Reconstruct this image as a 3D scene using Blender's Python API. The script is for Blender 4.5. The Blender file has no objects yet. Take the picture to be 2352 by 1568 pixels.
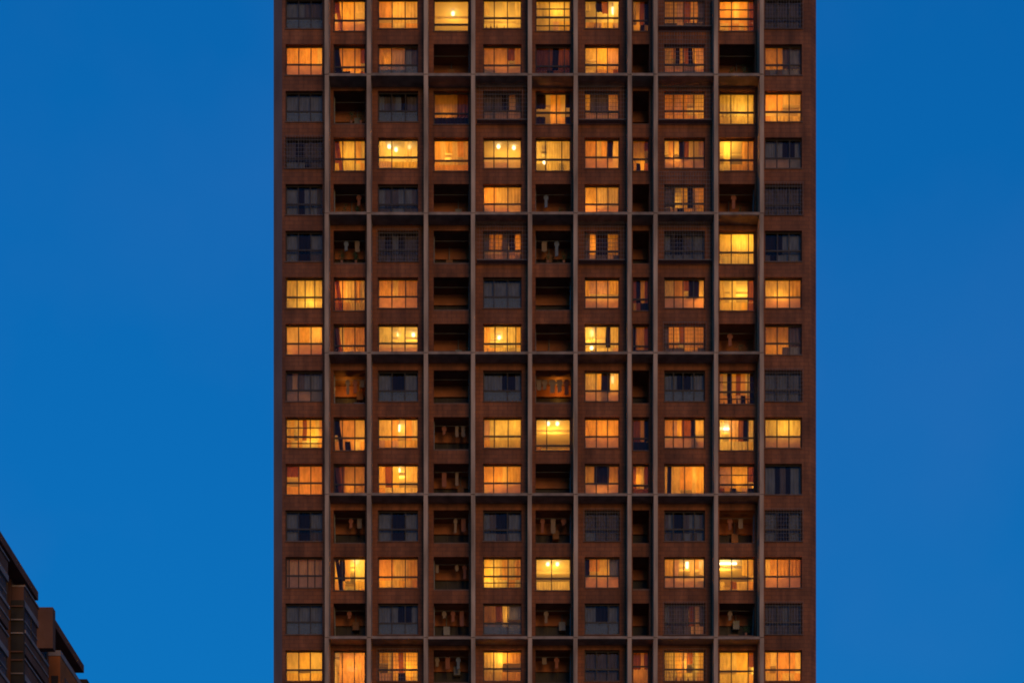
import bpy, math, random
from mathutils import Vector
random.seed(11)
R = math.radians
scn = bpy.context.scene
col = scn.collection

# ------------------------------------------------------------------ scale of the place
D = 110.0          # metres from the camera to the facade
PPM = 35.5         # photo pixels (2352 wide) per metre on the facade
CX, HY = 1176.0, 3100.0
CAMZ = 1.6
def fx(px, d=0.0): return (px - CX) / PPM * (D + d) / D
def fz(py, d=0.0): return CAMZ + (HY - py) / PPM * (D + d) / D

# ------------------------------------------------------------------ materials
def new_mat(name):
    m = bpy.data.materials.new(name); m.use_nodes = True
    nt = m.node_tree; nt.nodes.clear()
    out = nt.nodes.new('ShaderNodeOutputMaterial')
    return m, nt, out
def noise_colour(nt, c, amount, scale, coord='Object', stretch=None):
    tc = nt.nodes.new('ShaderNodeTexCoord')
    n = nt.nodes.new('ShaderNodeTexNoise'); n.inputs['Scale'].default_value = scale; n.inputs['Detail'].default_value = 6
    if stretch:
        mp = nt.nodes.new('ShaderNodeMapping'); mp.inputs['Scale'].default_value = stretch
        nt.links.new(tc.outputs[coord], mp.inputs[0]); nt.links.new(mp.outputs[0], n.inputs['Vector'])
    else:
        nt.links.new(tc.outputs[coord], n.inputs['Vector'])
    r = nt.nodes.new('ShaderNodeMapRange')
    r.inputs[1].default_value = 0.3; r.inputs[2].default_value = 0.7
    r.inputs[3].default_value = 1 - amount; r.inputs[4].default_value = 1 + amount
    nt.links.new(n.outputs[0], r.inputs[0])
    mx = nt.nodes.new('ShaderNodeMix'); mx.data_type = 'RGBA'; mx.blend_type = 'MULTIPLY'; mx.inputs[0].default_value = 1
    mx.inputs[6].default_value = (*c, 1)
    nt.links.new(r.outputs[0], mx.inputs[7])
    return mx.outputs[2]
def mat_solid(name, c, rough=0.8, amount=0.15, scale=1.5, stretch=None, spec=0.3, metallic=0.0):
    m, nt, out = new_mat(name)
    b = nt.nodes.new('ShaderNodeBsdfPrincipled')
    b.inputs['Roughness'].default_value = rough
    b.inputs['Specular IOR Level'].default_value = spec
    b.inputs['Metallic'].default_value = metallic
    nt.links.new(noise_colour(nt, c, amount, scale, stretch=stretch), b.inputs['Base Color'])
    nt.links.new(b.outputs[0], out.inputs[0])
    return m
def mat_tile(name, c, c2, mortar):
    m, nt, out = new_mat(name)
    tc = nt.nodes.new('ShaderNodeTexCoord')
    sx = nt.nodes.new('ShaderNodeSeparateXYZ'); nt.links.new(tc.outputs['Object'], sx.inputs[0])
    ad = nt.nodes.new('ShaderNodeMath'); ad.operation = 'ADD'
    nt.links.new(sx.outputs[0], ad.inputs[0]); nt.links.new(sx.outputs[1], ad.inputs[1])
    cb = nt.nodes.new('ShaderNodeCombineXYZ')
    nt.links.new(ad.outputs[0], cb.inputs[0]); nt.links.new(sx.outputs[2], cb.inputs[1])
    br = nt.nodes.new('ShaderNodeTexBrick'); br.inputs['Scale'].default_value = 1.0
    br.inputs['Brick Width'].default_value = 0.60; br.inputs['Row Height'].default_value = 0.26
    br.inputs['Mortar Size'].default_value = 0.016
    br.inputs['Color1'].default_value = (*c, 1); br.inputs['Color2'].default_value = (*c2, 1); br.inputs['Mortar'].default_value = (*mortar, 1)
    nt.links.new(cb.outputs[0], br.inputs['Vector'])
    def rng(scale, lo, hi, stretch=None):
        n = nt.nodes.new('ShaderNodeTexNoise'); n.inputs['Scale'].default_value = scale; n.inputs['Detail'].default_value = 5
        mp = nt.nodes.new('ShaderNodeMapping'); mp.inputs['Scale'].default_value = stretch or (1, 1, 1)
        nt.links.new(tc.outputs['Object'], mp.inputs[0]); nt.links.new(mp.outputs[0], n.inputs['Vector'])
        r = nt.nodes.new('ShaderNodeMapRange'); r.inputs[1].default_value = .3; r.inputs[2].default_value = .7
        r.inputs[3].default_value = lo; r.inputs[4].default_value = hi
        nt.links.new(n.outputs[0], r.inputs[0]); return r.outputs[0]
    a, b2 = rng(0.35, .62, 1.34), rng(2.2, .66, 1.28, (1, 1, .14))     # patches and rain streaks
    mu = nt.nodes.new('ShaderNodeMath'); mu.operation = 'MULTIPLY'
    nt.links.new(a, mu.inputs[0]); nt.links.new(b2, mu.inputs[1])
    mx = nt.nodes.new('ShaderNodeMix'); mx.data_type = 'RGBA'; mx.blend_type = 'MULTIPLY'; mx.inputs[0].default_value = 1
    nt.links.new(br.outputs[0], mx.inputs[6]); nt.links.new(mu.outputs[0], mx.inputs[7])
    p = nt.nodes.new('ShaderNodeBsdfPrincipled'); p.inputs['Roughness'].default_value = .75; p.inputs['Specular IOR Level'].default_value = .3
    nt.links.new(mx.outputs[2], p.inputs['Base Color']); nt.links.new(p.outputs[0], out.inputs[0])
    return m
def mat_cloth(name, c, trans, diff, see=0.0):
    """woven cloth: lets light through, scatters the rest"""
    m, nt, out = new_mat(name)
    colr = noise_colour(nt, c, 0.20, 1.6, stretch=(2.6, 1, .9))
    t = nt.nodes.new('ShaderNodeBsdfTranslucent'); d = nt.nodes.new('ShaderNodeBsdfDiffuse')
    nt.links.new(colr, t.inputs[0]); nt.links.new(colr, d.inputs[0])
    a = nt.nodes.new('ShaderNodeMixShader'); a.inputs[0].default_value = diff / max(1e-6, trans + diff)
    nt.links.new(t.outputs[0], a.inputs[1]); nt.links.new(d.outputs[0], a.inputs[2])
    last = a.outputs[0]
    if see > 0:
        tr = nt.nodes.new('ShaderNodeBsdfTransparent'); b = nt.nodes.new('ShaderNodeMixShader'); b.inputs[0].default_value = see
        nt.links.new(last, b.inputs[1]); nt.links.new(tr.outputs[0], b.inputs[2]); last = b.outputs[0]
    nt.links.new(last, out.inputs[0])
    return m
def mat_glass(name, tint=(.9, .92, .92), ior=1.38, frost=0.0, fcol=(.88, .72, .52), fdiff=.15):
    m, nt, out = new_mat(name)
    tr = nt.nodes.new('ShaderNodeBsdfTransparent'); tr.inputs[0].default_value = (*tint, 1)
    gl = nt.nodes.new('ShaderNodeBsdfGlossy'); gl.inputs['Roughness'].default_value = 0.03
    tc = nt.nodes.new('ShaderNodeTexCoord'); n = nt.nodes.new('ShaderNodeTexNoise'); n.inputs['Scale'].default_value = 1.1
    bp = nt.nodes.new('ShaderNodeBump'); bp.inputs['Strength'].default_value = .08; bp.inputs['Distance'].default_value = .1
    nt.links.new(tc.outputs['Object'], n.inputs['Vector']); nt.links.new(n.outputs[0], bp.inputs['Height']); nt.links.new(bp.outputs[0], gl.inputs['Normal'])
    fr = nt.nodes.new('ShaderNodeFresnel'); fr.inputs[0].default_value = ior
    base = tr.outputs[0]
    if frost:
        t = nt.nodes.new('ShaderNodeBsdfTranslucent'); d = nt.nodes.new('ShaderNodeBsdfDiffuse')
        cc = noise_colour(nt, fcol, .12, 3)
        nt.links.new(cc, t.inputs[0]); nt.links.new(cc, d.inputs[0])
        td = nt.nodes.new('ShaderNodeMixShader'); td.inputs[0].default_value = fdiff
        nt.links.new(t.outputs[0], td.inputs[1]); nt.links.new(d.outputs[0], td.inputs[2])
        fm = nt.nodes.new('ShaderNodeMixShader'); fm.inputs[0].default_value = frost
        nt.links.new(base, fm.inputs[1]); nt.links.new(td.outputs[0], fm.inputs[2]); base = fm.outputs[0]
    mx = nt.nodes.new('ShaderNodeMixShader')
    nt.links.new(fr.outputs[0], mx.inputs[0]); nt.links.new(base, mx.inputs[1]); nt.links.new(gl.outputs[0], mx.inputs[2])
    nt.links.new(mx.outputs[0], out.inputs[0])
    return m
def mat_emit(name, c, s):
    m, nt, out = new_mat(name)
    e = nt.nodes.new('ShaderNodeEmission'); e.inputs[0].default_value = (*c, 1); e.inputs[1].default_value = s
    nt.links.new(e.outputs[0], out.inputs[0]); return m

M = dict(
    tile=mat_tile('red_brown_facade_tile', (.25, .079, .029), (.20, .064, .024), (.13, .045, .022)),
    corner=mat_solid('weathered_corner_render', (.22, .115, .085), .8, .22, .8, (1, 1, .3)),
    concrete=mat_solid('pale_concrete_rib', (.45, .29, .19), .85, .42, 1.1, (2, 2, .28)),
    ledge=mat_solid('stained_concrete_ledge', (.29, .195, .14), .85, .35, 1.6),
    roof=mat_solid('roof_felt', (.08, .08, .08)),
    frame=mat_solid('dark_bronze_frame', (.045, .032, .026), .5, .15, 4),
    sill=mat_solid('stone_sill', (.16, .09, .065), .8, .2, 3),
    grille=mat_solid('weathered_steel_bars', (.19, .145, .13), .6, .2, 6),
    plaster=mat_solid('cream_room_plaster', (.72, .64, .50), .9, .08, .8),
    plaster2=mat_solid('ochre_room_plaster', (.70, .53, .30), .9, .08, .8),
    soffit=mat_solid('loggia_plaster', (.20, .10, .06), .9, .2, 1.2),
    lintel=mat_solid('loggia_tile', (.36, .13, .06), .85, .2, 1.2),
    door=mat_solid('dark_door_leaf', (.03, .022, .02), .5, .2, 2),
    furniture=mat_solid('brown_cabinet', (.20, .09, .04), .6, .2, 2),
    glass=mat_glass('window_glass'),
    frosted=mat_glass('frosted_lower_glass', frost=.8),
    frosted_cool=mat_glass('grey_frosted_glass', frost=.55, fcol=(.25, .27, .27), fdiff=.7),
    y=mat_cloth('cream_sheer', (.95, .78, .42), .9, .1, .22),
    o=mat_cloth('apricot_curtain', (.90, .56, .22), .92, .08, .04),
    o2=mat_cloth('gold_curtain', (.92, .66, .22), .92, .08, .05),
    o3=mat_cloth('tan_curtain', (.82, .50, .24), .9, .1, .03),
    y2=mat_cloth('ivory_sheer', (.95, .84, .55), .9, .1, .12),
    p=mat_cloth('peach_curtain', (.80, .52, .34), .6, .4),
    r=mat_cloth('brown_drape', (.34, .12, .035), .7, .3),
    k=mat_cloth('dark_gap_drape_cloth', (.03, .014, .008), .2, .8),  # near-black cloth painting the darkness of gaps between curtains; also some slanted drapes
    b=mat_cloth('slate_blue_curtain', (.20, .195, .215), .2, .8),
    g=mat_cloth('grey_brown_curtain', (.155, .112, .10), .25, .75),
    bulb=mat_emit('lit_lamp_glass', (1, .72, .32), 1.6),
    tube=mat_emit('lit_tube', (1, .82, .5), 2.2),
    metal=mat_solid('dull_metal', (.22, .21, .20), .4, .1, 5),
    white=mat_solid('white_cloth', (.27, .19, .14), .9, .08, 3),
    pink=mat_solid('faded_red_cloth', (.30, .11, .07), .9, .1, 3),
    blue=mat_solid('faded_blue_cloth', (.16, .20, .30), .9, .1, 3),
    leaf=mat_solid('pot_plant_leaf', (.05, .09, .03), .7, .4, 9),
    pot=mat_solid('clay_pot', (.28, .12, .07), .8, .2, 6),
    asphalt=mat_solid('asphalt', (.05, .05, .05), .9, .25, .6),
    ground=mat_solid('paving', (.14, .13, .12), .9, .2, .5),
)

# ------------------------------------------------------------------ mesh helper
class MB:
    def __init__(s): s.v, s.f, s.m, s.mats = [], [], [], []
    def mi(s, m):
        if m not in s.mats: s.mats.append(m)
        return s.mats.index(m)
    def face(s, pts, m):
        i = len(s.v); s.v += [tuple(p) for p in pts]; s.f.append(tuple(range(i, i + len(pts)))); s.m.append(s.mi(m))
    def box(s, x0, x1, y0, y1, z0, z1, m, skip=''):
        i = len(s.v)
        s.v += [(x0, y0, z0), (x1, y0, z0), (x1, y1, z0), (x0, y1, z0), (x0, y0, z1), (x1, y0, z1), (x1, y1, z1), (x0, y1, z1)]
        fs = {'d': (0, 3, 2, 1), 'u': (4, 5, 6, 7), 'f': (0, 1, 5, 4), 'r': (1, 2, 6, 5), 'b': (2, 3, 7, 6), 'l': (3, 0, 4, 7)}
        for k, q in fs.items():
            if k in skip: continue
            s.f.append(tuple(i + a for a in q)); s.m.append(s.mi(m))
    def bar(s, a, b, r, m, n=6):
        a, b = Vector(a), Vector(b); d = (b - a).normalized()
        u = d.orthogonal().normalized(); w = d.cross(u)
        i = len(s.v)
        for p in (a, b):
            for k in range(n):
                t = 2 * math.pi * k / n
                s.v.append(tuple(p + r * (math.cos(t) * u + math.sin(t) * w)))
        for k in range(n):
            s.f.append((i + k, i + (k + 1) % n, i + n + (k + 1) % n, i + n + k)); s.m.append(s.mi(m))
        s.f.append(tuple(i + k for k in reversed(range(n)))); s.m.append(s.mi(m))
        s.f.append(tuple(i + n + k for k in range(n))); s.m.append(s.mi(m))
    def lathe(s, c, prof, m, n=14):
        i = len(s.v)
        for r, z in prof:
            for k in range(n):
                t = 2 * math.pi * k / n
                s.v.append((c[0] + r * math.cos(t), c[1] + r * math.sin(t), c[2] + z))
        for j in range(len(prof) - 1):
            for k in range(n):
                a, b = i + j * n + k, i + j * n + (k + 1) % n
                s.f.append((a, b, b + n, a + n)); s.m.append(s.mi(m))
    def build(s, name, parent=None, smooth=False):
        me = bpy.data.meshes.new(name); me.from_pydata(s.v, [], s.f); me.update()
        for m in s.mats: me.materials.append(M[m])
        me.polygons.foreach_set('material_index', s.m)
        if smooth: me.polygons.foreach_set('use_smooth', [True] * len(me.polygons))
        o = bpy.data.objects.new(name, me); col.objects.link(o)
        if parent: put(o, parent)
        return o
def put(o, parent):
    o.parent = parent
    m = Vector((0, 0, 0)); p = parent
    while p: m += p.location; p = p.parent
    if m.length > 0:
        o.location = o.location - m
def empty(name, loc):
    o = bpy.data.objects.new(name, None); col.objects.link(o); o.location = loc; o.empty_display_size = .3
    return o
def tag(o, label=None, cat=None, group=None, kind=None):
    if label: o['label'] = label
    if cat: o['category'] = cat
    if group: o['group'] = group
    if kind: o['kind'] = kind
    return o

# ------------------------------------------------------------------ the setting
g = MB(); g.face([(-900, -500, 0), (900, -500, 0), (900, 1500, 0), (-900, 1500, 0)], 'ground')
tag(g.build('ground'), 'grey paved ground at the foot of the towers', kind='structure')
g = MB(); g.face([(-300, -60, .004), (300, -60, .004), (300, -46, .004), (-300, -46, .004)], 'asphalt')
tag(g.build('road'), 'asphalt street in front of the tower', kind='structure')

# ------------------------------------------------------------------ the tower
COLS = {1: (655.6, 741.0), 2: (766, 839), 3: (868, 960.5), 4: (996, 1077), 5: (1109.6, 1198), 6: (1230, 1311),
        7: (1342.7, 1423), 8: (1453, 1491), 9: (1525.5, 1619.5), 10: (1652, 1734), 11: (1757, 1842)}
MULL = {1: (.34, .67), 2: (.27, .66), 3: (.34, .67), 4: (), 5: (.28, .64), 6: (.40, .82), 7: (.34, .67), 8: (),
        9: (.24, .48, .74), 10: (.35, .82), 11: (.34, .67)}
LOGGIA = (2, 4, 6, 8, 10)
PITCH, WH = 106.9, 71.0
def rtop(r): return 102 + (r - 2) * PITCH
FINS = [750.5, 847.3, 978.2, 1086.5, 1217.1, 1322.3, 1446.4, 1506, 1644.9, 1749.7]
LEDGES = [171, 489.5, 809.5, 1134.5, 1463]
RIB = 1.05
ROOF_Z = 103.0

tower = empty('apartment_tower', (0, 0, 0))
tag(tower, 'tall reddish brown apartment tower with pale ribs and many lit windows', 'tower')

def hole(c, r):
    x0, x1 = COLS[c]; t = rtop(r); b = t + WH + (6 if c in LOGGIA else 0)
    return fx(x0), fx(x1), fz(b), fz(t)

w = MB()
XL, XR = fx(648), fx(1862)
xs = sorted({XL, XR} | {fx(v) for c in COLS for v in COLS[c]})
zs = sorted({0.0, ROOF_Z} | {v for r in range(1, 16) for v in (fz(rtop(r)), fz(rtop(r) + WH), fz(rtop(r) + WH + 6))})
# lamps seen glowing through the glass: column, row, across, down, kind
LAMPS = [(4, 1, .55, .52, 'globe'), (7, 1, .82, .42, 'tall'), (3, 4, .28, .3, 'globe'), (3, 4, .45, .4, 'globe'), (3, 4, .78, .32, 'globe'),
         (5, 4, .40, .3, 'globe'), (5, 4, .8, .34, 'globe'), (6, 4, .25, .80, 'globe'), (3, 8, .52, .36, 'globe'), (3, 8, .88, .36, 'globe'),
         (5, 8, .42, .45, 'globe'), (7, 8, .2, .3, 'tall'), (7, 8, .2, .78, 'globe'), (7, 9, .8, .3, 'tall'), (3, 10, .52, .35, 'tall'),
         (6, 10, .36, .22, 'globe'), (6, 10, .62, .22, 'globe'), (3, 11, .52, .22, 'globe'), (2, 13, .72, .2, 'cone'), (6, 13, .35, .24, 'globe'),
         (6, 13, .62, .24, 'globe'), (9, 13, .56, .26, 'tall'), (9, 13, .86, .26, 'tall'), (10, 13, .25, .22, 'tube'), (10, 10, .2, .38, 'tube'), (2, 15, .6, .62, 'bowl')]
holes = {(c, r): hole(c, r) for c in COLS for r in range(1, 16)}
hl = list(holes.values())
for i in range(len(xs) - 1):
    xm = (xs[i] + xs[i + 1]) / 2
    hs = [h for h in hl if h[0] < xm < h[1]]
    z0 = None
    for j in range(len(zs) - 1):
        zm = (zs[j] + zs[j + 1]) / 2
        solid = not any(h[2] < zm < h[3] for h in hs)
        if solid and z0 is None: z0 = zs[j]
        if z0 is not None and (not solid or j == len(zs) - 2):
            z1 = zs[j + 1] if solid else zs[j]
            w.face([(xs[i], 0, z0), (xs[i + 1], 0, z0), (xs[i + 1], 0, z1), (xs[i], 0, z1)], 'tile'); z0 = None
REV = .28
for (x0, x1, z0, z1) in hl:
    w.face([(x0, 0, z0), (x0, 0, z1), (x0, REV, z1), (x0, REV, z0)], 'tile')
    w.face([(x1, 0, z0), (x1, REV, z0), (x1, REV, z1), (x1, 0, z1)], 'tile')
    w.face([(x0, 0, z1), (x1, 0, z1), (x1, REV, z1), (x0, REV, z1)], 'tile')
    w.face([(x0, 0, z0), (x0, REV, z0), (x1, REV, z0), (x1, 0, z0)], 'tile')
w.build('wall', tower)
XOL, XOR = fx(628.5, .55), fx(1874.5, .35)
DEEP = 24.0
w = MB()
w.face([(XL, 0, 0), (XL, 0, ROOF_Z), (XOL, .55, ROOF_Z), (XOL, .55, 0)], 'corner')
w.face([(XOL, .55, 0), (XOL, .55, ROOF_Z), (XOL, DEEP, ROOF_Z), (XOL, DEEP, 0)], 'corner')
w.build('left_flank', tower).name = 'side_wall'
w = MB()
w.face([(XR, 0, 0), (XOR, .35, 0), (XOR, .35, ROOF_Z), (XR, 0, ROOF_Z)], 'tile')
w.face([(XOR, .35, 0), (XOR, DEEP, 0), (XOR, DEEP, ROOF_Z), (XOR, .35, ROOF_Z)], 'tile')
w.build('side_wall', tower)
w = MB()
w.face([(XOL, DEEP, 0), (XOL, DEEP, ROOF_Z), (XOR, DEEP, ROOF_Z), (XOR, DEEP, 0)], 'tile')
w.build('rear_wall', tower)
w = MB()
w.face([(XL, 0, ROOF_Z), (XR, 0, ROOF_Z), (XOR, .35, ROOF_Z), (XOR, DEEP, ROOF_Z), (XOL, DEEP, ROOF_Z), (XOL, .55, ROOF_Z)], 'roof')
w.build('roof', tower)

FW = .26
for f in FINS:
    x = fx(f, -RIB)
    b = MB()
    zcuts = [0.0] + sorted(fz(y, -RIB) for y in LEDGES) + [ROOF_Z + .6]
    for za, zb in zip(zcuts[:-1], zcuts[1:]):          # cast in lifts, with an open joint at each ledge
        e, k = random.uniform(-.012, .012), random.uniform(-.012, .012)
        b.box(x - FW / 2 + e, x + FW / 2 + e, -RIB + k, .05, za + .02, zb - .02, 'concrete')
        b.box(x - FW / 2 + .05, x + FW / 2 - .05, -RIB + .08, .04, zb - .019, zb + .019, 'ledge')
    b.build('rib', tower)
for y in LEDGES:
    z = fz(y, -RIB + .04); b = MB()
    xf = [fx(f, -RIB) for f in FINS]
    for a, c in zip(xf[:-1], xf[1:]):
        dz = random.uniform(-.015, .015)
        b.box(a + FW / 2 - .02, c - FW / 2 + .02, -RIB + .05, .05, z - .085 + dz, z + .085 + dz, 'ledge')
    b.build('ledge', tower)

# ------------------------------------------------------------------ windows and loggias, storey by storey
# light level, curtains in the upper part, curtains in the lower part, options
# options: g grille, s slanted drape, O open loggia, m<..> mullions, t<..> transom, n no transom, h<hue>
T = {
1: ["0|bbbggg|bbbbbb|", ".9|roooyy|oooppp|s t.6", "1|oooyyyyyy|ooyyoo|", "1.1|......|......|hy t.72", "1.15|y..y.y|......|hy", ".95|yyyyyy|yyypoo|t.5 q hy", "1.1|y.kr.y|oopoop|hy", ".6|.ork|ook.|", ".5|ooprog|ggpggg|g", ".95|oooyoor|yyooyo r|t.55 q", "0|gggggg|gggggg|g"],
2: [".85|oooooy|pppppp|", ".6|koooor|kkkpor|s", ".4|ooppbg|bbbbbb|", "O.15|||", ".7|ooooro|bbpppp|", ".16|rrrkrr|rrkrrr|", ".85|yyoopp|yyooor|", "O0|||", ".8|yyokorkopp|ooopkkpp|g", "O0|||", ".5|ooogbb|gbgbbb|"],
3: ["0|bbbbbb|bbbbbb|", "O0|||", "0|bggbkgg|bbbbbb|", ".25|oooorr|kkkkkk|t.6", ".14|gggkpg|pgpppp|g", ".7|kk.ooyk|kk.oook|m.6/.85", ".38|ogggpp|pppppp|g", "O0|||", ".75|oopopyy|oooopy|g", "1|yyyyyy|yyyyyy|hy", "1|oooyyy|oyyyyy|"],
4: ["0|ggkkgggg|bbbkgg|g", "1|royyoy|oyyyyo|s hy", "1.05|y...y.|ppoooo|hy m.35", "1|oyoyoy|oooooo|t.62", "1.05|......|pypp.y|hy", "1.1|y.yyyy|..yy.y|hy m.3/.75", ".85|ooyoky|poppoy|", ".6|ooor|okor|", ".95|yoykryyp|poopoopp|", "1|.y..oo|yyoooo|hy", ".12|bbbkkb|ppppbb|"],
5: ["0|bbkbbo|bbkbbg|", "O0|||", "0|bggbbg|ggbbgg|", "O0|||", ".95|ooyyyy|bpppyy|", "O.1|||", ".95|ooyyyy|pppppp|", "O0|||", ".5|gg.okpo|gpkopo|g", "O.12|||", "0|gggggg|gggggg|g"],  # first window: apricot strip at its right edge imitates an orange reflection
6: ["0|bbkkbb|bbkkgg|", "O0|||", "0|gkbkgg|gggggg|g", "O0|||", ".55|googko|gppgpg|g", "O0|||", ".55|gokkoo|gpggpg|g", "O0|||", "0|bkkgbb|bbbbbb|g", "1.05|yyyyyy|yyyyyy|hy", "0|kkkbbb|gkbbbb|"],
7: ["1.05|yyyyyyyy|yyyyyyyy|m.3/.53/.78 hy", ".85|royyoy|rooyyy|s", ".9|oooyoooo|pppooo|", "O0|||", "0|bbbbbb|bbbbbb|", "O0|||", ".75|oppppoo|ppppoo|", ".3|rkor|orkk|", ".85|yyoorkky|pppppp|", "1|y.y..r|yyyyor|hy m.38/.82", "1|yyyyoo|pppppp|"],
8: ["1|yyyooyyy|yppppp|", ".7|kyoooo|koopoo|s", "1.05|yy.y..|pppppp|hy", "O0|||", "1|oy.yyo|ooyy.y|hy m.3/.62/.85", "O.05|||", "1.2|yy.yykyy|y.yyyp|hy", ".3|koor|kkkk|", ".6|gooroooo|gggoog|g", "O.2|||", ".6|oooogg|ooogbb|"],
9: [".2|gpgbbb|ppppbb|", "O.8|||", "0|bbkkbb|bbbbbb|", "O.0|||", "0|bbbkkb|bbbbbb|m.64", "O1.2|||", ".95|yyyokkyy|ppykpp|", "O0|||", "0|bbkkbb|bbbbbb|", ".5|p.koroyk|ookopkok|q", "0|bbbbbb|bbbbbb|g"],
10: ["1|yoyorooyo|oyoyyyo|hy q", ".9|koooyy|ookoyo|s", ".95|yyo.oy|popyoo|", "O.1|||", ".95|pyyyyy|oyyyyy|hy", "1.1|......|......|hy t.8 m.33", ".8|oooooo|pppppp|", ".25|rrok|kkkk|", ".92|ooporrkyy|ppppkp|", "1.05|y.oorky|yyyyyo|hy", "1|yyyyyy|pppppp|hy"],
11: [".85|rroooo|oooooo|", ".5|kroooo|kroooo|s", "1.05|oro.yy|oyyyyy|", "O.1|||", ".85|oooyoo|yppppp|", "O0|||", ".85|ookkkoo|pppppp|", ".55|royr|rrrr|", "1.05|ykyyoooyoo|ykyyoooyoo|n m.5", ".55|ppooor|rokopk|q", "0|bbkgkbb|bbkgkbb|n m"],
12: ["0|bbkkbb|bbkkgg|", "O.08|||", "0|bbkkbb|bbkkbb|", "O.12|||", "0|bgkkbb|bbggbb|m.64", "O.14|||", "0|gggggg|bbgggg|g", "O0|||", "0|gbkkgbbg|gggbgb|", "O.9|||", "0|bbkkbb|bbkkbb|g"],
13: [".13|pppppp|pppppp|m.1/.34/.58/.78", "1|oko.yy|oo..oo|s hy", "1|oooyyyoo|oyyoyo|", "O.14|||", "1|oyyoyo|yyyyoy|hy q", "1.1|......|yyyyyy|hy t.6 m.45", ".6|kooyybb|pppppp|", "O0|||", ".85|oop..yoy|pppppb|", "1.15|....oo|y.ryyo|hy", ".95|yooooo|pppppp|"],
14: ["0|bbbbbb|bbbbbb|", "O0|||", "0|bbbkkb|bbbbbb|", "O.14|||", ".6|oorybb|bbbbbb|m.64", "O.14|||", "0|bbkkbb|bbbbbb|m.68", "O0|||", ".25|bggggrpg|ggggpp|g", "O0|||", "0|gggbgg|bggggg|g"],
15: ["1|yyooyy|oooooo|hy", "1|.ooooo|kyyyyo|n", ".95|ooyorooo|ppokoy|g", "O.14|||", "1|yyyooo|yyyooo|", "O.1|||", "0|gggggg|gggggg|", ".5|rror|oooo|t.45", "1|yyopryo|yyoyyo|g hy", "1.05|yyyoor|yyyyyo|hy", "1|oyoooy|yyoyyo|"],
}
ORD = ['', 'first', 'second', 'third', 'fourth', 'fifth', 'sixth', 'seventh', 'eighth', 'ninth', 'tenth', 'eleventh', 'twelfth', 'thirteenth', 'fourteenth', 'fifteenth']
def where(c, r): return '%s row, %s column' % (ORD[r], ORD[c])

KNAME = {'k': 'dark_gap_drape', 'r': 'drape'}  # k cloth mostly imitates dark gaps, with darkness put into its colour
def curtain(x0, x1, z0, z1, key, y, parent, skew=0.0, flat=False):
    """a hung cloth with soft vertical folds; skew shifts the hem sideways"""
    b = MB()
    if flat:
        b.face([(x0, y, z0), (x1, y, z0), (x1, y, z1), (x0, y, z1)], key)
        return b.build('dark_gap_drape', parent)
    n = max(4, int((x1 - x0) / .045)); ph = random.uniform(0, 6); per = random.uniform(.16, .26); am = random.uniform(.015, .035)
    mid = random.uniform(-.03, .03)
    rows = 3
    for j in range(rows + 1):
        t = j / rows; zz = z1 + (z0 - z1) * t
        for i in range(n + 1):
            u = i / n
            xx = x0 + (x1 - x0) * u + skew * t + mid * math.sin(t * 3.1) * (u if u > .5 else 1 - u)
            b.v.append((xx, y + am * (.6 + .5 * t) * math.sin(ph + xx / per * 6.283), zz))
    k = b.mi(key)
    for j in range(rows):
        for i in range(n):
            a = j * (n + 1) + i
            b.f.append((a, a + n + 1, a + n + 2, a + 1)); b.m.append(k)
    return b.build(KNAME.get(key, 'curtain'), parent, smooth=True)

def runs(s):
    s = s.replace(' ', ''); out = []; i = 0; n = len(s)
    while i < n:
        j = i
        while j < n and s[j] == s[i]: j += 1
        out.append((s[i], i / n, j / n)); i = j
    return out

room_lights = []
def make_room(x0, x1, z0, z1, parent, lit, c, deep=4.0):
    """plastered room behind an opening, closed except for that opening"""
    rx0, rx1 = x0 - .12, x1 + .12
    if c == 8: rx0, rx1 = x0 - .05, x1 + .05
    rz0, rz1 = z0 - .42, z1 + .16
    ya, yb = REV, REV + deep
    pl = random.choice(['plaster', 'plaster', 'plaster2'])
    b = MB()
    b.face([(rx0, yb, rz0), (rx1, yb, rz0), (rx1, yb, rz1), (rx0, yb, rz1)], pl)
    b.face([(rx0, ya, rz0), (rx0, yb, rz0), (rx0, yb, rz1), (rx0, ya, rz1)], pl)
    b.face([(rx1, ya, rz0), (rx1, ya, rz1), (rx1, yb, rz1), (rx1, yb, rz0)], pl)
    b.face([(rx0, ya, rz1), (rx0, yb, rz1), (rx1, yb, rz1), (rx1, ya, rz1)], 'plaster')
    b.face([(rx0, ya, rz0), (rx1, ya, rz0), (rx1, yb, rz0), (rx0, yb, rz0)], 'furniture')
    for q in ((rx0, x0, rz0, rz1), (x1, rx1, rz0, rz1), (x0, x1, z1, rz1), (x0, x1, rz0, z0)):
        b.face([(q[0], ya, q[2]), (q[0], ya, q[3]), (q[1], ya, q[3]), (q[1], ya, q[2])], 'plaster')
    if lit > 0:                       # cornice and a wall cupboard, so the open rooms are not bare
        b.box(rx0 + .004, rx1 - .004, yb - .12, yb - .004, rz1 - .14, rz1 - .004, 'plaster2')
        for _ in range(random.randint(0, 2)):          # wall cabinets high on the back wall
            xx = random.uniform(rx0 + .1, rx1 - .7); b.box(xx, xx + random.uniform(.4, .6), yb - .36, yb - .123, rz1 - .95, rz1 - .3, random.choice(['furniture', 'plaster2']))
        yy = ya + random.uniform(1.2, 2.2)             # a beam across the ceiling
        b.box(rx0 + .005, rx1 - .005, yy, yy + .25, rz1 - .16, rz1 - .005, 'plaster')
        if random.random() < .75:
            ww = random.uniform(.5, .9); xx = random.choice([rx0 + .01, rx1 - ww - .01])
            yy = random.uniform(2.3, 3.2)
            b.box(xx, xx + ww, ya + yy, ya + yy + .5, rz0 + .01, rz1 - random.uniform(.25, .7), 'furniture')
    return b.build('room', parent)
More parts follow.
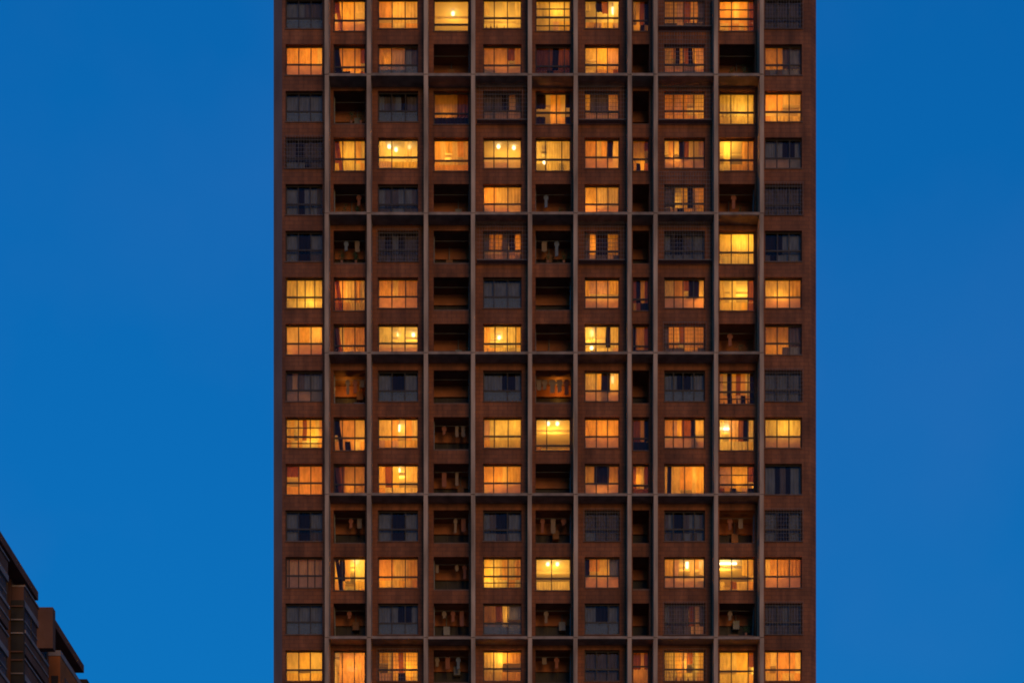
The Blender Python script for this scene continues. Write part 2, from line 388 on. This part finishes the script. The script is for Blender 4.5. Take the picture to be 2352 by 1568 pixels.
def room_light(c, r, x, y, z, level, hue):
    l = bpy.data.lights.new('room_light', 'POINT')
    l.energy = (29 if c != 8 else 13) * level * random.uniform(.75, 1.25)
    l.shadow_soft_size = .09
    l.color = (1, .505 if hue == 'y' else .435, .055 if hue == 'y' else .05)
    o = bpy.data.objects.new('room_light', l); col.objects.link(o); o.location = (x, y, z)
    o['kind'] = 'helper'

for r in range(1, 16):
    for c in range(1, 12):
        spec = T[r][c - 1].split('|')
        x0, x1, z0, z1 = holes[(c, r)]
        W, H = x1 - x0, z1 - z0
        opts = spec[3].split()
        kind = 'loggia' if c in LOGGIA else 'window'
        if spec[0].startswith('O'):
            glow = float(spec[0][1:])
            dp = 1.75
            b = MB()                                  # parapet cap is the part's own mesh
            b.box(x0 + .003, x1 - .003, .03, .17, z0 + .003, z0 + random.uniform(.05, .12), 'sill')
            part = b.build('loggia', tower)
            b = MB()
            sx = .02 if c == 8 else .10
            a0, a1, c0, c1 = x0 - sx, x1 + sx, z0 - .5, z1 + .06
            ya, yb = REV, REV + dp
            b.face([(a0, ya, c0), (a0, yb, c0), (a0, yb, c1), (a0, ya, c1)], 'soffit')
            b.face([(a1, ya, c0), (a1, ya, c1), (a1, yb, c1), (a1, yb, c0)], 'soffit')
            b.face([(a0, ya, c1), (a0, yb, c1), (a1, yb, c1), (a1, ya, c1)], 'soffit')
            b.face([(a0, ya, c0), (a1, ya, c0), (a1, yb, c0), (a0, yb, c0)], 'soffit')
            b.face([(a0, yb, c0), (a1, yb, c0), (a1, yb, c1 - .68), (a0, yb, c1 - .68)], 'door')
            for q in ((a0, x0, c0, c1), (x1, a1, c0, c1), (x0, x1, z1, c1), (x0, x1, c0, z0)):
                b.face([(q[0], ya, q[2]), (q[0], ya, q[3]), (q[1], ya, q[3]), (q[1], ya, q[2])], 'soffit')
            b.build('recess', part)
            b = MB(); b.box(a0 + .003, a1 - .003, yb - .14, yb - .004, c1 - .71, c1 - .003, 'lintel')
            b.build('lintel', part)
            if c != 8:
                b = MB()
                for q in (.08, .36, .64, .92):
                    xx = a0 + (a1 - a0) * q
                    b.box(xx - .03, xx + .03, yb - .07, yb - .01, c0 + .01, c1 - .712, 'frame')
                b.build('door_frame', part)
                b = MB()                                # clothes pole under the ceiling
                b.bar((x0 - .05, .9, z1 - .10), (x1 + .05, .9, z1 - .10), .015, 'metal'); b.build('clothes_pole', part)
                side = random.choice((-1, 1))
                px_ = a1 - .09 if side > 0 else a0 + .09
                b = MB(); b.bar((px_, REV + random.uniform(.15, 1.2), c0 + .02), (px_, REV + .3, c1 - .02), .05, 'metal', 8); b.build('drain_pipe', part)
                if random.random() < .6:
                    wx_ = random.uniform(a0 + .4, a1 - .8); dz = c1 - random.uniform(.5, .95)
                    b = MB(); b.box(wx_, wx_ + .42, yb - .48, yb - .142, dz - .55, dz, random.choice(['metal', 'furniture', 'furniture'])); b.bar((wx_ + .2, yb - .3, dz), (wx_ + .2, yb - .3, c1 - .02), .03, 'metal', 6); b.build('water_heater', part)
                if random.random() < .5:
                    q0 = random.uniform(a0 + .2, a1 - .9)
                    b = MB(); b.box(q0, q0 + .7, REV + .5, REV + .85, z0 - .45, z0 + random.uniform(.15, .55), random.choice(['furniture', 'blue', 'furniture'])); b.build('cupboard', part)
            if glow > 0:
                room_light(c, r, (x0 + x1) / 2 + random.uniform(-.4, .4), REV + .9, z0 + .25 if (glow < .4 or c == 10) else z1 - .45, glow * .22, 'o')
            continue
        lit = float(spec[0])
        hue = 'o'; grille = slant = quad = noT = False; tr = .585 + random.uniform(-.02, .02); mull = MULL[c]
        for op in opts:
            if op == 'g': grille = True
            elif op == 's': slant = True
            elif op == 'q': quad = True
            elif op == 'n': noT = True
            elif op[0] == 'h': hue = op[1]
            elif op[0] == 't': tr = float(op[1:])
            elif op[0] == 'm': mull = tuple(float(v) for v in op[1:].split('/') if v)
        fy = .20 if kind == 'window' else .22
        th, dp = .065, .07
        zt = z1 - H * tr
        # frame
        b = MB()
        b.box(x0 + .003, x0 + th, fy, fy + dp, z0 + .003, z1 - .003, 'frame'); b.box(x1 - th, x1 - .003, fy, fy + dp, z0 + .003, z1 - .003, 'frame')
        b.box(x0 + th, x1 - th, fy, fy + dp, z0 + .003, z0 + th, 'frame'); b.box(x0 + th, x1 - th, fy, fy + dp, z1 - th, z1 - .003, 'frame')
        if not noT: b.box(x0 + th, x1 - th, fy + .003, fy + dp - .003, zt - .05, zt + .05, 'frame')
        for q in mull:
            xx = x0 + W * (q + random.uniform(-.012, .012)); hw = .032
            if noT: b.box(xx - hw, xx + hw, fy + .006, fy + dp - .006, z0 + th, z1 - th, 'frame')
            else:
                b.box(xx - hw, xx + hw, fy + .006, fy + dp - .006, z0 + th, zt - .05, 'frame')
                b.box(xx - hw, xx + hw, fy + .006, fy + dp - .006, zt + .05, z1 - th, 'frame')
        if quad:
            for zq in ((z1 + zt) / 2, (z0 + zt) / 2):
                b.box(x0 + th, x1 - th, fy + .009, fy + dp - .009, zq - .022, zq + .022, 'frame')
        part = b.build(kind, tower)
        # sill
        b = MB(); b.box(x0 - (.04 if c != 8 else 0), x1 + (.04 if c not in (2, 8, 10) else 0), -.05, -.003, z0 - .07, z0 - .003, 'sill')
        b.build('sill', part)
        # glass: upper lights clear, lower lights frosted where the photo shows them pale
        g = MB(); yg = fy + dp / 2 + .001
        frosted = spec[2].count('p') >= 3
        zt2 = zt if not noT else z0
        g.face([(x0 + .01, yg, zt2 + (.01 if noT else 0)), (x1 - .01, yg, zt2 + (.01 if noT else 0)), (x1 - .01, yg, z1 - .01), (x0 + .01, yg, z1 - .01)], 'glass')
        g.build('pane', part)
        if not noT:
            g = MB(); g.face([(x0 + .01, yg, z0 + .01), (x1 - .01, yg, z0 + .01), (x1 - .01, yg, zt), (x0 + .01, yg, zt)], 'frosted' if frosted else 'frosted_cool' if (spec[2].count('b') >= 5 and not grille) else 'glass')
            g.build('lower_pane', part)
        make_room(x0, x1, z0, z1, part, lit, c)
        yc = REV + .16
        def strips(s, za, zb):
            for key, u0, u1 in runs(s):
                if key == '.': continue
                if key == 'p' and frosted and za == z0: continue
                ov = .01
                e0 = -.08 if u0 == 0 else -ov; e1 = .08 if u1 == 1 else ov
                if key == 'o': key = random.choice(['o', 'o', 'o2', 'o2', 'o3'])
                if key == 'y': key = random.choice(['y', 'y', 'y2'])
                za_ = za + (random.uniform(.15, .55) * (zb - za) if lit > .5 and random.random() < .22 and u1 - u0 < .6 else 0)
                curtain(x0 + W * u0 + e0, x0 + W * u1 + e1, za_, zb, key, yc + random.uniform(-.02, .03), part, skew=random.uniform(-.05, .05) if lit and u0 > 0 and u1 < 1 else 0)
        if noT:
            strips(spec[1], z0 - .08, z1 + .12)
        else:
            strips(spec[1], zt - .12, z1 + .12)
            strips(spec[2], z0 - .08, zt - .125)
        if slant:
            curtain(x0 + W * .02, x0 + W * .14, z0 - .05, z1 + .1, 'r' if random.random() < .6 else 'k', REV + .07, part, skew=W * .17)
        if lit > 0:
            lamp = [q for q in LAMPS if q[0] == c and q[1] == r]
            if lamp:
                for q in lamp: room_light(c, r, x0 + W * min(max(q[2], .15), .85), REV + 1.45, max(z0 + .3, z1 - .25 - H * .5 * q[3]), lit / len(lamp), hue)
            else:
                n_ = 1 if c == 8 else random.choice([1, 2, 2])
                for _ in range(n_):
                    dd = random.uniform(.55, 1.7)
                    room_light(c, r, x0 + W * random.uniform(.15, .85), REV + dd, z0 + H * random.uniform(.2, .85), lit / n_ * (.42 + .58 * (dd / 1.5) ** 1.5), hue)
        if grille:
            b = MB(); bay = c in (5, 7, 9) and r <= 6; q = .40 if bay else .06; gx0, gx1, gz0, gz1 = x0 - q, x1 + q, z0 - (.12 if bay else .05), z1 + (.5 if bay else .06)
            gy = -.42 if bay else -.09; rr = .010
            nv, nh = int((gx1 - gx0) / .17), int((gz1 - gz0) / .24)
            for i in range(nv + 1):
                xx = gx0 + (gx1 - gx0) * i / nv; b.bar((xx, gy, gz0), (xx, gy, gz1), rr, 'grille', 4)
            for i in range(nh + 1):
                zz = gz0 + (gz1 - gz0) * i / nh; b.bar((gx0, gy, zz), (gx1, gy, zz), rr, 'grille', 4)
                for xx in (gx0, gx1): b.bar((xx, gy, zz), (xx, 0, zz), rr, 'grille', 4)
            for i in range(0, nv + 1, 2):
                xx = gx0 + (gx1 - gx0) * i / nv
                for zz in (gz0, gz1): b.bar((xx, gy, zz), (xx, 0, zz), rr, 'grille', 4)
            if bay: b.box(gx0, gx1, gy, -.06, gz0 - .045, gz0 - .012, 'grille')
            b.build('security_grille', part)

# ------------------------------------------------------------------ lamps glowing behind the glass
for k, (c, r, u, v, kd) in enumerate(LAMPS):
    x0, x1, z0, z1 = holes[(c, r)]
    px = COLS[c][0] + (COLS[c][1] - COLS[c][0]) * u; py = rtop(r) + WH * v
    slope = (HY - py) / PPM / D
    ceil_z = z1 + .16
    zf = fz(py)
    d = max(.55, min(1.5, (ceil_z - .16 - zf) / slope))
    x, z = fx(px, d), fz(py, d)
    x = min(max(x, x0 + .12), x1 - .12)
    L = empty('ceiling_lamp', (x, d, z))
    size = {'globe': 'round', 'tall': 'tall', 'cone': 'cone shaped', 'tube': 'long tube', 'bowl': 'wide bowl'}[kd]
    side = ''
    same = [q for q in LAMPS if q[0] == c and q[1] == r]
    if len(same) > 1:
        j = sorted(same, key=lambda q: (q[2], q[3])).index(LAMPS[k])
        side = (['left ', 'right '] if len(same) == 2 else ['left ', 'middle ', 'right '])[j]
        if (c, r) == (7, 8): side = 'upper ' if v < .5 else 'lower '
    tag(L, '%s%s lamp glowing inside, %s' % (side, size, where(c, r)), 'lamp', 'lamps glowing behind the tower windows')
    b = MB()
    if kd == 'tube': b.bar((x - .55, d, z), (x + .55, d, z), .06, 'tube', 10)
    else:
        prof = {'globe': [(0, -.12), (.07, -.1), (.115, -.03), (.115, .03), (.07, .1), (.02, .12)],
                'tall': [(0, -.24), (.08, -.22), (.1, -.1), (.1, .15), (.06, .24), (.02, .26)],
                'cone': [(0, -.18), (.05, -.16), (.13, 0), (.17, .14), (.02, .17)],
                'bowl': [(0, -.12), (.2, -.09), (.34, .0), (.36, .05), (.02, .06)]}[kd]
        b.lathe((x, d, z), prof, 'bulb')
    b.build('lamp_shade', L, smooth=True)
    if ceil_z - z > .1 and ceil_z - z < 2.6:
        b = MB(); b.bar((x, d, z + (.1 if kd != 'tall' else .24)), (x, d, ceil_z), .012, 'metal'); b.build('cord', L)

# ------------------------------------------------------------------ washing hung in the loggias
def garment(c, r, u, v, wd, ht, m, label, shirt=True):
    x0, x1, z0, z1 = holes[(c, r)]
    px = COLS[c][0] + (COLS[c][1] - COLS[c][0]) * u; d = .9
    x = fx(px, d); z = z1 - .10 - .02
    b = MB(); n = 5
    h = wd / 2
    if shirt: pts = [(-.22 * wd, 0), (.22 * wd, 0), (h, -.12), (h * .95, -.32), (.31 * wd, -.24), (.30 * wd, -ht), (-.31 * wd, -ht - .04), (-.31 * wd, -.24), (-h * .95, -.3), (-h, -.1)]
    else: pts = [(-h, 0), (h, 0), (h * .9, -ht * .5), (h * 1.05, -ht), (0, -ht - .05), (-h * .95, -ht), (-h, -ht * .5)]
    f = [(x + a, d - .02, z + bb) for a, bb in pts]; k = [(x + a, d + .03, z + bb) for a, bb in pts]
    b.face(f, m); b.face(list(reversed(k)), m)
    for i in range(len(pts)):
        j = (i + 1) % len(pts); b.face([f[j], f[i], k[i], k[j]], m)
    tag(b.build('hanging_garment'), label, 'laundry', 'clothes drying in the loggias')
W_ = [(6, 9, .10, .3, 'white', 0), (6, 9, .26, .38, 'white', 1), (6, 9, .48, .5, 'white', 1), (6, 9, .68, .44, 'white', 1), (6, 9, .88, .42, 'pink', 1), (2, 9, .45, .3, 'white', 1), (2, 9, .68, .34, 'pink', 1), (2, 9, .9, .3, 'white', 0),
      (4, 10, .66, .22, 'white', 0), (4, 10, .84, .24, 'white', 0), (4, 11, .66, .2, 'white', 0), (4, 12, .62, .26, 'white', 1), (4, 13, .1, .2, 'white', 0),
      (4, 13, .66, .24, 'white', 1), (4, 13, .88, .3, 'pink', 1), (4, 14, .8, .28, 'pink', 0), (4, 15, .1, .3, 'white', 1), (4, 15, .7, .3, 'blue', 1),
      (2, 12, .55, .3, 'pink', 1), (2, 12, .82, .3, 'white', 0), (6, 14, .3, .3, 'white', 1), (6, 5, .3, .3, 'blue', 1), (10, 5, .4, .34, 'pink', 1),
      (2, 6, .4, .3, 'blue', 1), (2, 6, .75, .3, 'white', 0), (6, 6, .25, .34, 'white', 0), (6, 6, .6, .32, 'blue', 1), (2, 5, .8, .3, 'pink', 1), (6, 12, .2, .3, 'pink', 1), (6, 12, .5, .3, 'white', 0),
      (6, 12, .8, .34, 'pink', 1), (4, 12, .85, .3, 'pink', 0), (4, 14, .3, .3, 'white', 1), (4, 14, .55, .3, 'pink', 1), (4, 15, .4, .3, 'pink', 0), (6, 15, .25, .3, 'white', 0), (6, 15, .6, .34, 'pink', 1),
      (10, 8, .3, .34, 'pink', 1), (10, 14, .3, .3, 'white', 1), (10, 12, .3, .34, 'pink', 1), (10, 12, .6, .3, 'white', 0), (2, 14, .5, .3, 'pink', 1), (4, 10, .3, .3, 'pink', 1), (4, 11, .3, .3, 'pink', 0)]
NTH = {}
for (c, r, u, wd, m, sh) in W_: NTH.setdefault((c, r), []).append(u)
for (c, r, u, wd, m, sh) in W_:
    cname = {'white': 'pale', 'pink': 'faded red', 'blue': 'faded blue'}[m]
    us = sorted(NTH[(c, r)]); pos = '' if len(us) == 1 else ORD[us.index(u) + 1] + ' from left, '
    garment(c, r, u, 0, wd, random.uniform(.38, .95), m, '%s %s hung to dry, %s%s' % (cname, 'shirt' if sh else 'cloth', pos, where(c, r)), sh)

# ------------------------------------------------------------------ pot plants and sill things
def plant(c, r, u, size):
    x0, x1, z0, z1 = holes[(c, r)]
    x = x0 + (x1 - x0) * u; y = .10; z = z0 + .12
    root = empty('potted_plant', (x, y, z))
    tag(root, 'leafy pot plant on the parapet, %s' % where(c, r), 'plant', 'pot plants on the loggia parapets')
    b = MB(); b.lathe((x, y, z), [(0, 0), (.07, 0), (.09, .15), (.1, .16), (.08, .16), (0, .15)], 'pot', 10); b.build('pot', root)
    b = MB()
    for k in range(70):
        a, e = random.uniform(0, 6.28), random.uniform(.1, 1.5); rr = size * random.uniform(.3, 1)
        p = Vector((x + rr * .6 * math.cos(a) * math.cos(e), y + rr * .35 * math.sin(a) * math.cos(e), z + .15 + rr * 1.1 * math.sin(e)))
        dv = Vector((random.uniform(-1, 1), random.uniform(-1, 1), random.uniform(-.6, 1))).normalized(); sv = dv.orthogonal().normalized()
        l = random.uniform(.05, .11)
        b.face([p - sv * .025, p + dv * l * .5 - sv * .03, p + dv * l, p + dv * l * .5 + sv * .03], 'leaf')
    for k in range(5):
        a = random.uniform(0, 6.28)
        b.bar((x, y, z + .14), (x + .2 * size * math.cos(a), y + .1 * math.sin(a), z + .2 + size * .7), .006, 'leaf', 4)
    b.build('foliage', root)
def bottle(c, r, u, h, k, n):
    x0, x1, z0, z1 = holes[(c, r)]
    x, y, z = x0 + (x1 - x0) * u, REV + .05, z0 + .005
    root = empty('bottle', (x, y, z)); tag(root, 'dark bottle on the sill, %s of %s from left, %s' % (ORD[k], {4: 'four', 5: 'five', 6: 'six'}[n], where(c, r)), 'bottle', 'bottles standing on lit window sills')
    b = MB(); rr = random.uniform(.035, .06)
    b.lathe((x, y, z), [(0, 0), (rr, 0), (rr, h * .6), (rr * .35, h * .78), (rr * .35, h * .93), (0, h * .93)], 'furniture', 10); b.build('body', root, smooth=True)
    b = MB(); b.lathe((x, y, z), [(0, h * .932), (rr * .42, h * .932), (rr * .42, h), (0, h)], 'white', 8); b.build('cap', root)
for c, r, us in [(5, 1, (.08, .2, .36, .55, .72, .9)), (7, 1, (.3, .45, .6, .85)), (5, 8, (.12, .4, .55, .85)), (10, 9, (.15, .35, .52, .7, .86)), (9, 15, (.3, .42, .6, .75))]:
    for k, u in enumerate(us): bottle(c, r, u, random.uniform(.28, .6), k + 1, len(us))
for c, r, u, s in [(2, 3, .55, .8), (2, 3, .85, .5), (2, 5, .35, .7), (2, 5, .75, .6), (2, 6, .25, .7), (2, 6, .7, .6), (6, 6, .35, .6), (6, 6, .8, .5),
                   (10, 2, .35, .5), (10, 2, .7, .6), (10, 5, .6, .55), (10, 8, .6, .7), (10, 14, .75, .6), (6, 5, .7, .4)]:
    n = len([1 for o in bpy.data.objects if o.name.startswith('potted_plant')])
    plant(c, r, u, s)
seen = {}
for o in bpy.data.objects:
    if o.name.startswith('potted_plant'): seen.setdefault(o['label'], []).append(o)
for lab, os_ in seen.items():
    if len(os_) == 2:
        for o, s in zip(sorted(os_, key=lambda q: q.location.x), ('left', 'right')): o['label'] = s + ' ' + lab

# ------------------------------------------------------------------ low apartment block at the left
BX = -20.0
def at(px): return -D + (D * PPM) * (-BX) / (CX - px)     # depth (world y) at which plane x = BX shows at that pixel column
def build_block():
    root = empty('apartment_block', (BX - 6, at(60), 0))
    tag(root, 'lower dark apartment block with slanting eaves at the left edge', 'building')
    M['bwall'] = mat_solid('brown_block_render', (.16, .075, .05), .85, .3, .7)
    M['bpale'] = mat_solid('pale_block_trim', (.30, .235, .215), .8, .25, 1.0)
    M['blamplit'] = mat_solid('lamplit_orange_render', (.36, .11, .03), .85, .25, .9)  # warm lamplight on this wall is painted into its orange colour
    M['beave'] = mat_solid('dark_eave', (.16, .06, .035), .8, .3, 1)
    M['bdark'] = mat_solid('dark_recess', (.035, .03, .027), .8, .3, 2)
    M['bglass'] = mat_solid('block_glass', (.06, .06, .075), .5, .3, 2)
    H = CAMZ + 32.0
    y_near, y1, y2, y3, y4, y5 = at(-260), at(22), at(57), at(111), at(121), at(198)
    wx = BX - .55
    b = MB()
    b.box(-40, wx, y_near, y1, 0, H - .25, 'bwall')
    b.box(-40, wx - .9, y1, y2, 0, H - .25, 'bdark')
    b.box(-40, wx, y2, y5, 0, H - .25, 'bwall')
    b.build('wall', root)
    b = MB()
    b.box(-40, BX, y_near, at(88), H - .35, H, 'beave'); b.build('eave', root)
    b = MB()
    b.box(-40, BX, at(121), at(193), H - .35, H, 'beave'); b.build('eave', root)
    b = MB(); b.box(BX - .7, BX + .58, at(90), at(90) + .4, H - 2.3, H - .57, 'bwall'); b.build('stair_head', root)
    # the end wall of the second bay is a dark louvred panel
    b = MB()
    b.box(wx + .003, BX - .005, y2 - .10, y2 + .015, 0, H - 1.25, 'bdark')
    for k in range(30):
        z = H - 1.5 - k * (.55 if k % 3 else .62)
        b.box(wx + .02, BX - .03, y2 - .17, y2 - .102, z - .05, z, 'bpale' if k % 4 in (1, 2) else 'bwall')
    b.build('louvre_panel', root)
    # projecting bays with ribbon windows, storey by storey
    for k in range(9):
        zf = H - 3.0 - 3.0 * k
        for ya, yb in ((y_near, y1 - .05), (y2 + .02, y3)):
            b = MB()
            b.box(wx + .003, BX - .03, ya, yb, zf - .35, zf + .45, 'bwall')
            b.box(wx + .003, BX + .03, ya, yb, zf + .45, zf + .58, 'bpale')
            bay = b.build('bay', root)
            b = MB(); b.box(wx + .01, BX - .10, ya + .03, yb - .03, zf + .582, zf + 1.55, 'bglass'); b.build('ribbon_window', bay)
            b = MB()
            n = max(2, int((yb - ya) / 1.1))
            for i in range(n + 1):
                yy = ya + .03 + (yb - ya - .12) * i / n
                b.box(BX - .098, BX - .06, yy, yy + .05, zf + .582, zf + 1.55, 'frame')
            b.box(wx + .012, BX - .02, ya, yb, zf + 1.553, zf + 1.80, 'bpale')
            b.box(wx + .012, BX - .05, ya, yb, zf + 1.803, zf + 2.35, 'bwall')
            b.box(wx + .012, BX + .01, ya, yb, zf + 2.353, zf + 2.42, 'bpale')
            b.box(BX - .029, BX + .015, ya, yb, zf + .02, zf + .08, 'bpale')
            b.box(BX - .098, BX - .07, ya + .05, yb - .05, zf + 1.02, zf + 1.08, 'bpale')
            b.build('frame', bay)
    b = MB(); b.box(wx + .004, BX - .03, at(140), at(191), 0, H - 1.22, 'blamplit'); b.build('balcony_wall', root)
    b = MB(); b.box(wx + .004, BX, at(139.5), at(191.5), H - 1.217, H - .98, 'bpale'); b.build('balcony_cap', root)
    for k in range(9):
        zf = H - 3.0 - 3.0 * k
        d_ = MB(); d_.box(wx + .12, BX - .12, at(140) - .03, at(140) + .02, zf - .3, zf + .9, 'door'); d_.build('door', root)
        d_ = MB(); d_.box(BX - .06, BX - .005, at(150), at(172), zf - .1, zf + 1.1, 'bglass'); d_.build('window', root)
        d_ = MB(); d_.box(BX - .05, BX + .01, at(140.5), at(191), zf - .75, zf - .6, 'bpale'); d_.build('string_course', root)
    b = MB(); b.box(BX - .5, BX + .12, at(194), at(202), 0, H - .6, 'bdark'); b.build('corner_pier', root)
build_block()

# ------------------------------------------------------------------ dusk light
SUN_EL, SUN_AZ = R(8), R(16)       # low afterglow behind the camera, a little to its right
wd = bpy.data.worlds.new('World'); scn.world = wd; wd.use_nodes = True
nt = wd.node_tree; nt.nodes.clear()
out = nt.nodes.new('ShaderNodeOutputWorld'); bg = nt.nodes.new('ShaderNodeBackground')
sky = nt.nodes.new('ShaderNodeTexSky'); sky.sky_type = 'NISHITA'; sky.sun_disc = False
sky.sun_elevation = SUN_EL; sky.sun_rotation = math.pi - SUN_AZ
sky.air_density = 2.0; sky.dust_density = 0.3; sky.ozone_density = 6.0
tint = nt.nodes.new('ShaderNodeMix'); tint.data_type = 'RGBA'; tint.blend_type = 'MULTIPLY'; tint.inputs[0].default_value = 1
tint.inputs[7].default_value = (.013, .37, .91, 1)
gm = nt.nodes.new('ShaderNodeGamma'); gm.inputs[1].default_value = .5
nt.links.new(sky.outputs[0], gm.inputs[0]); nt.links.new(gm.outputs[0], tint.inputs[6]); tcw = nt.nodes.new('ShaderNodeTexCoord'); nzw = nt.nodes.new('ShaderNodeTexNoise'); nzw.inputs['Scale'].default_value = 5; nzw.inputs['Detail'].default_value = 5
nt.links.new(tcw.outputs['Generated'], nzw.inputs['Vector'])
mrw = nt.nodes.new('ShaderNodeMapRange'); mrw.inputs[1].default_value = .45; mrw.inputs[2].default_value = .75; mrw.inputs[3].default_value = 0; mrw.inputs[4].default_value = .08
nt.links.new(nzw.outputs[0], mrw.inputs[0])
veil = nt.nodes.new('ShaderNodeMix'); veil.data_type = 'RGBA'; veil.inputs[7].default_value = (.35, .55, 1.5, 1)      # thin high veil of cloud
nt.links.new(mrw.outputs[0], veil.inputs[0]); nt.links.new(tint.outputs[2], veil.inputs[6]); nt.links.new(veil.outputs[2], bg.inputs[0])
bg.inputs[1].default_value = 0.15
nt.links.new(bg.outputs[0], out.inputs[0])

sl = bpy.data.lights.new('afterglow', 'SUN'); sl.energy = 0.36; sl.angle = R(25); sl.color = (1, .53, .13)
so = bpy.data.objects.new('afterglow', sl); col.objects.link(so)
dirv = Vector((math.sin(SUN_AZ) * math.cos(SUN_EL), -math.cos(SUN_AZ) * math.cos(SUN_EL), math.sin(SUN_EL)))   # towards the sun
so.rotation_euler = dirv.to_track_quat('Z', 'Y').to_euler(); so.location = (30, -150, 40)

# ------------------------------------------------------------------ camera: level, lens shifted up
cam = bpy.data.cameras.new('camera'); co = bpy.data.objects.new('camera', cam); col.objects.link(co)
co.location = (0, -D, CAMZ); co.rotation_euler = (R(90), 0, 0)
cam.sensor_fit = 'HORIZONTAL'; cam.sensor_width = 36; cam.lens = D * PPM / 2352 * 36
cam.shift_y = (HY - 784) / 2352; cam.clip_start = .5; cam.clip_end = 4000
scn.camera = co

scn.view_settings.view_transform = 'Standard'; scn.view_settings.look = 'None'; scn.view_settings.gamma = 1
scn.view_settings.use_curve_mapping = False; scn.view_settings.exposure = 1.2
scn.render.engine = 'CYCLES'
scn.cycles.use_denoising = True
scn.cycles.max_bounces = 8; scn.cycles.diffuse_bounces = 4; scn.cycles.transparent_max_bounces = 12; scn.cycles.transmission_bounces = 4
scn.cycles.sample_clamp_indirect = 4
scn.cycles.filter_width = 1.9
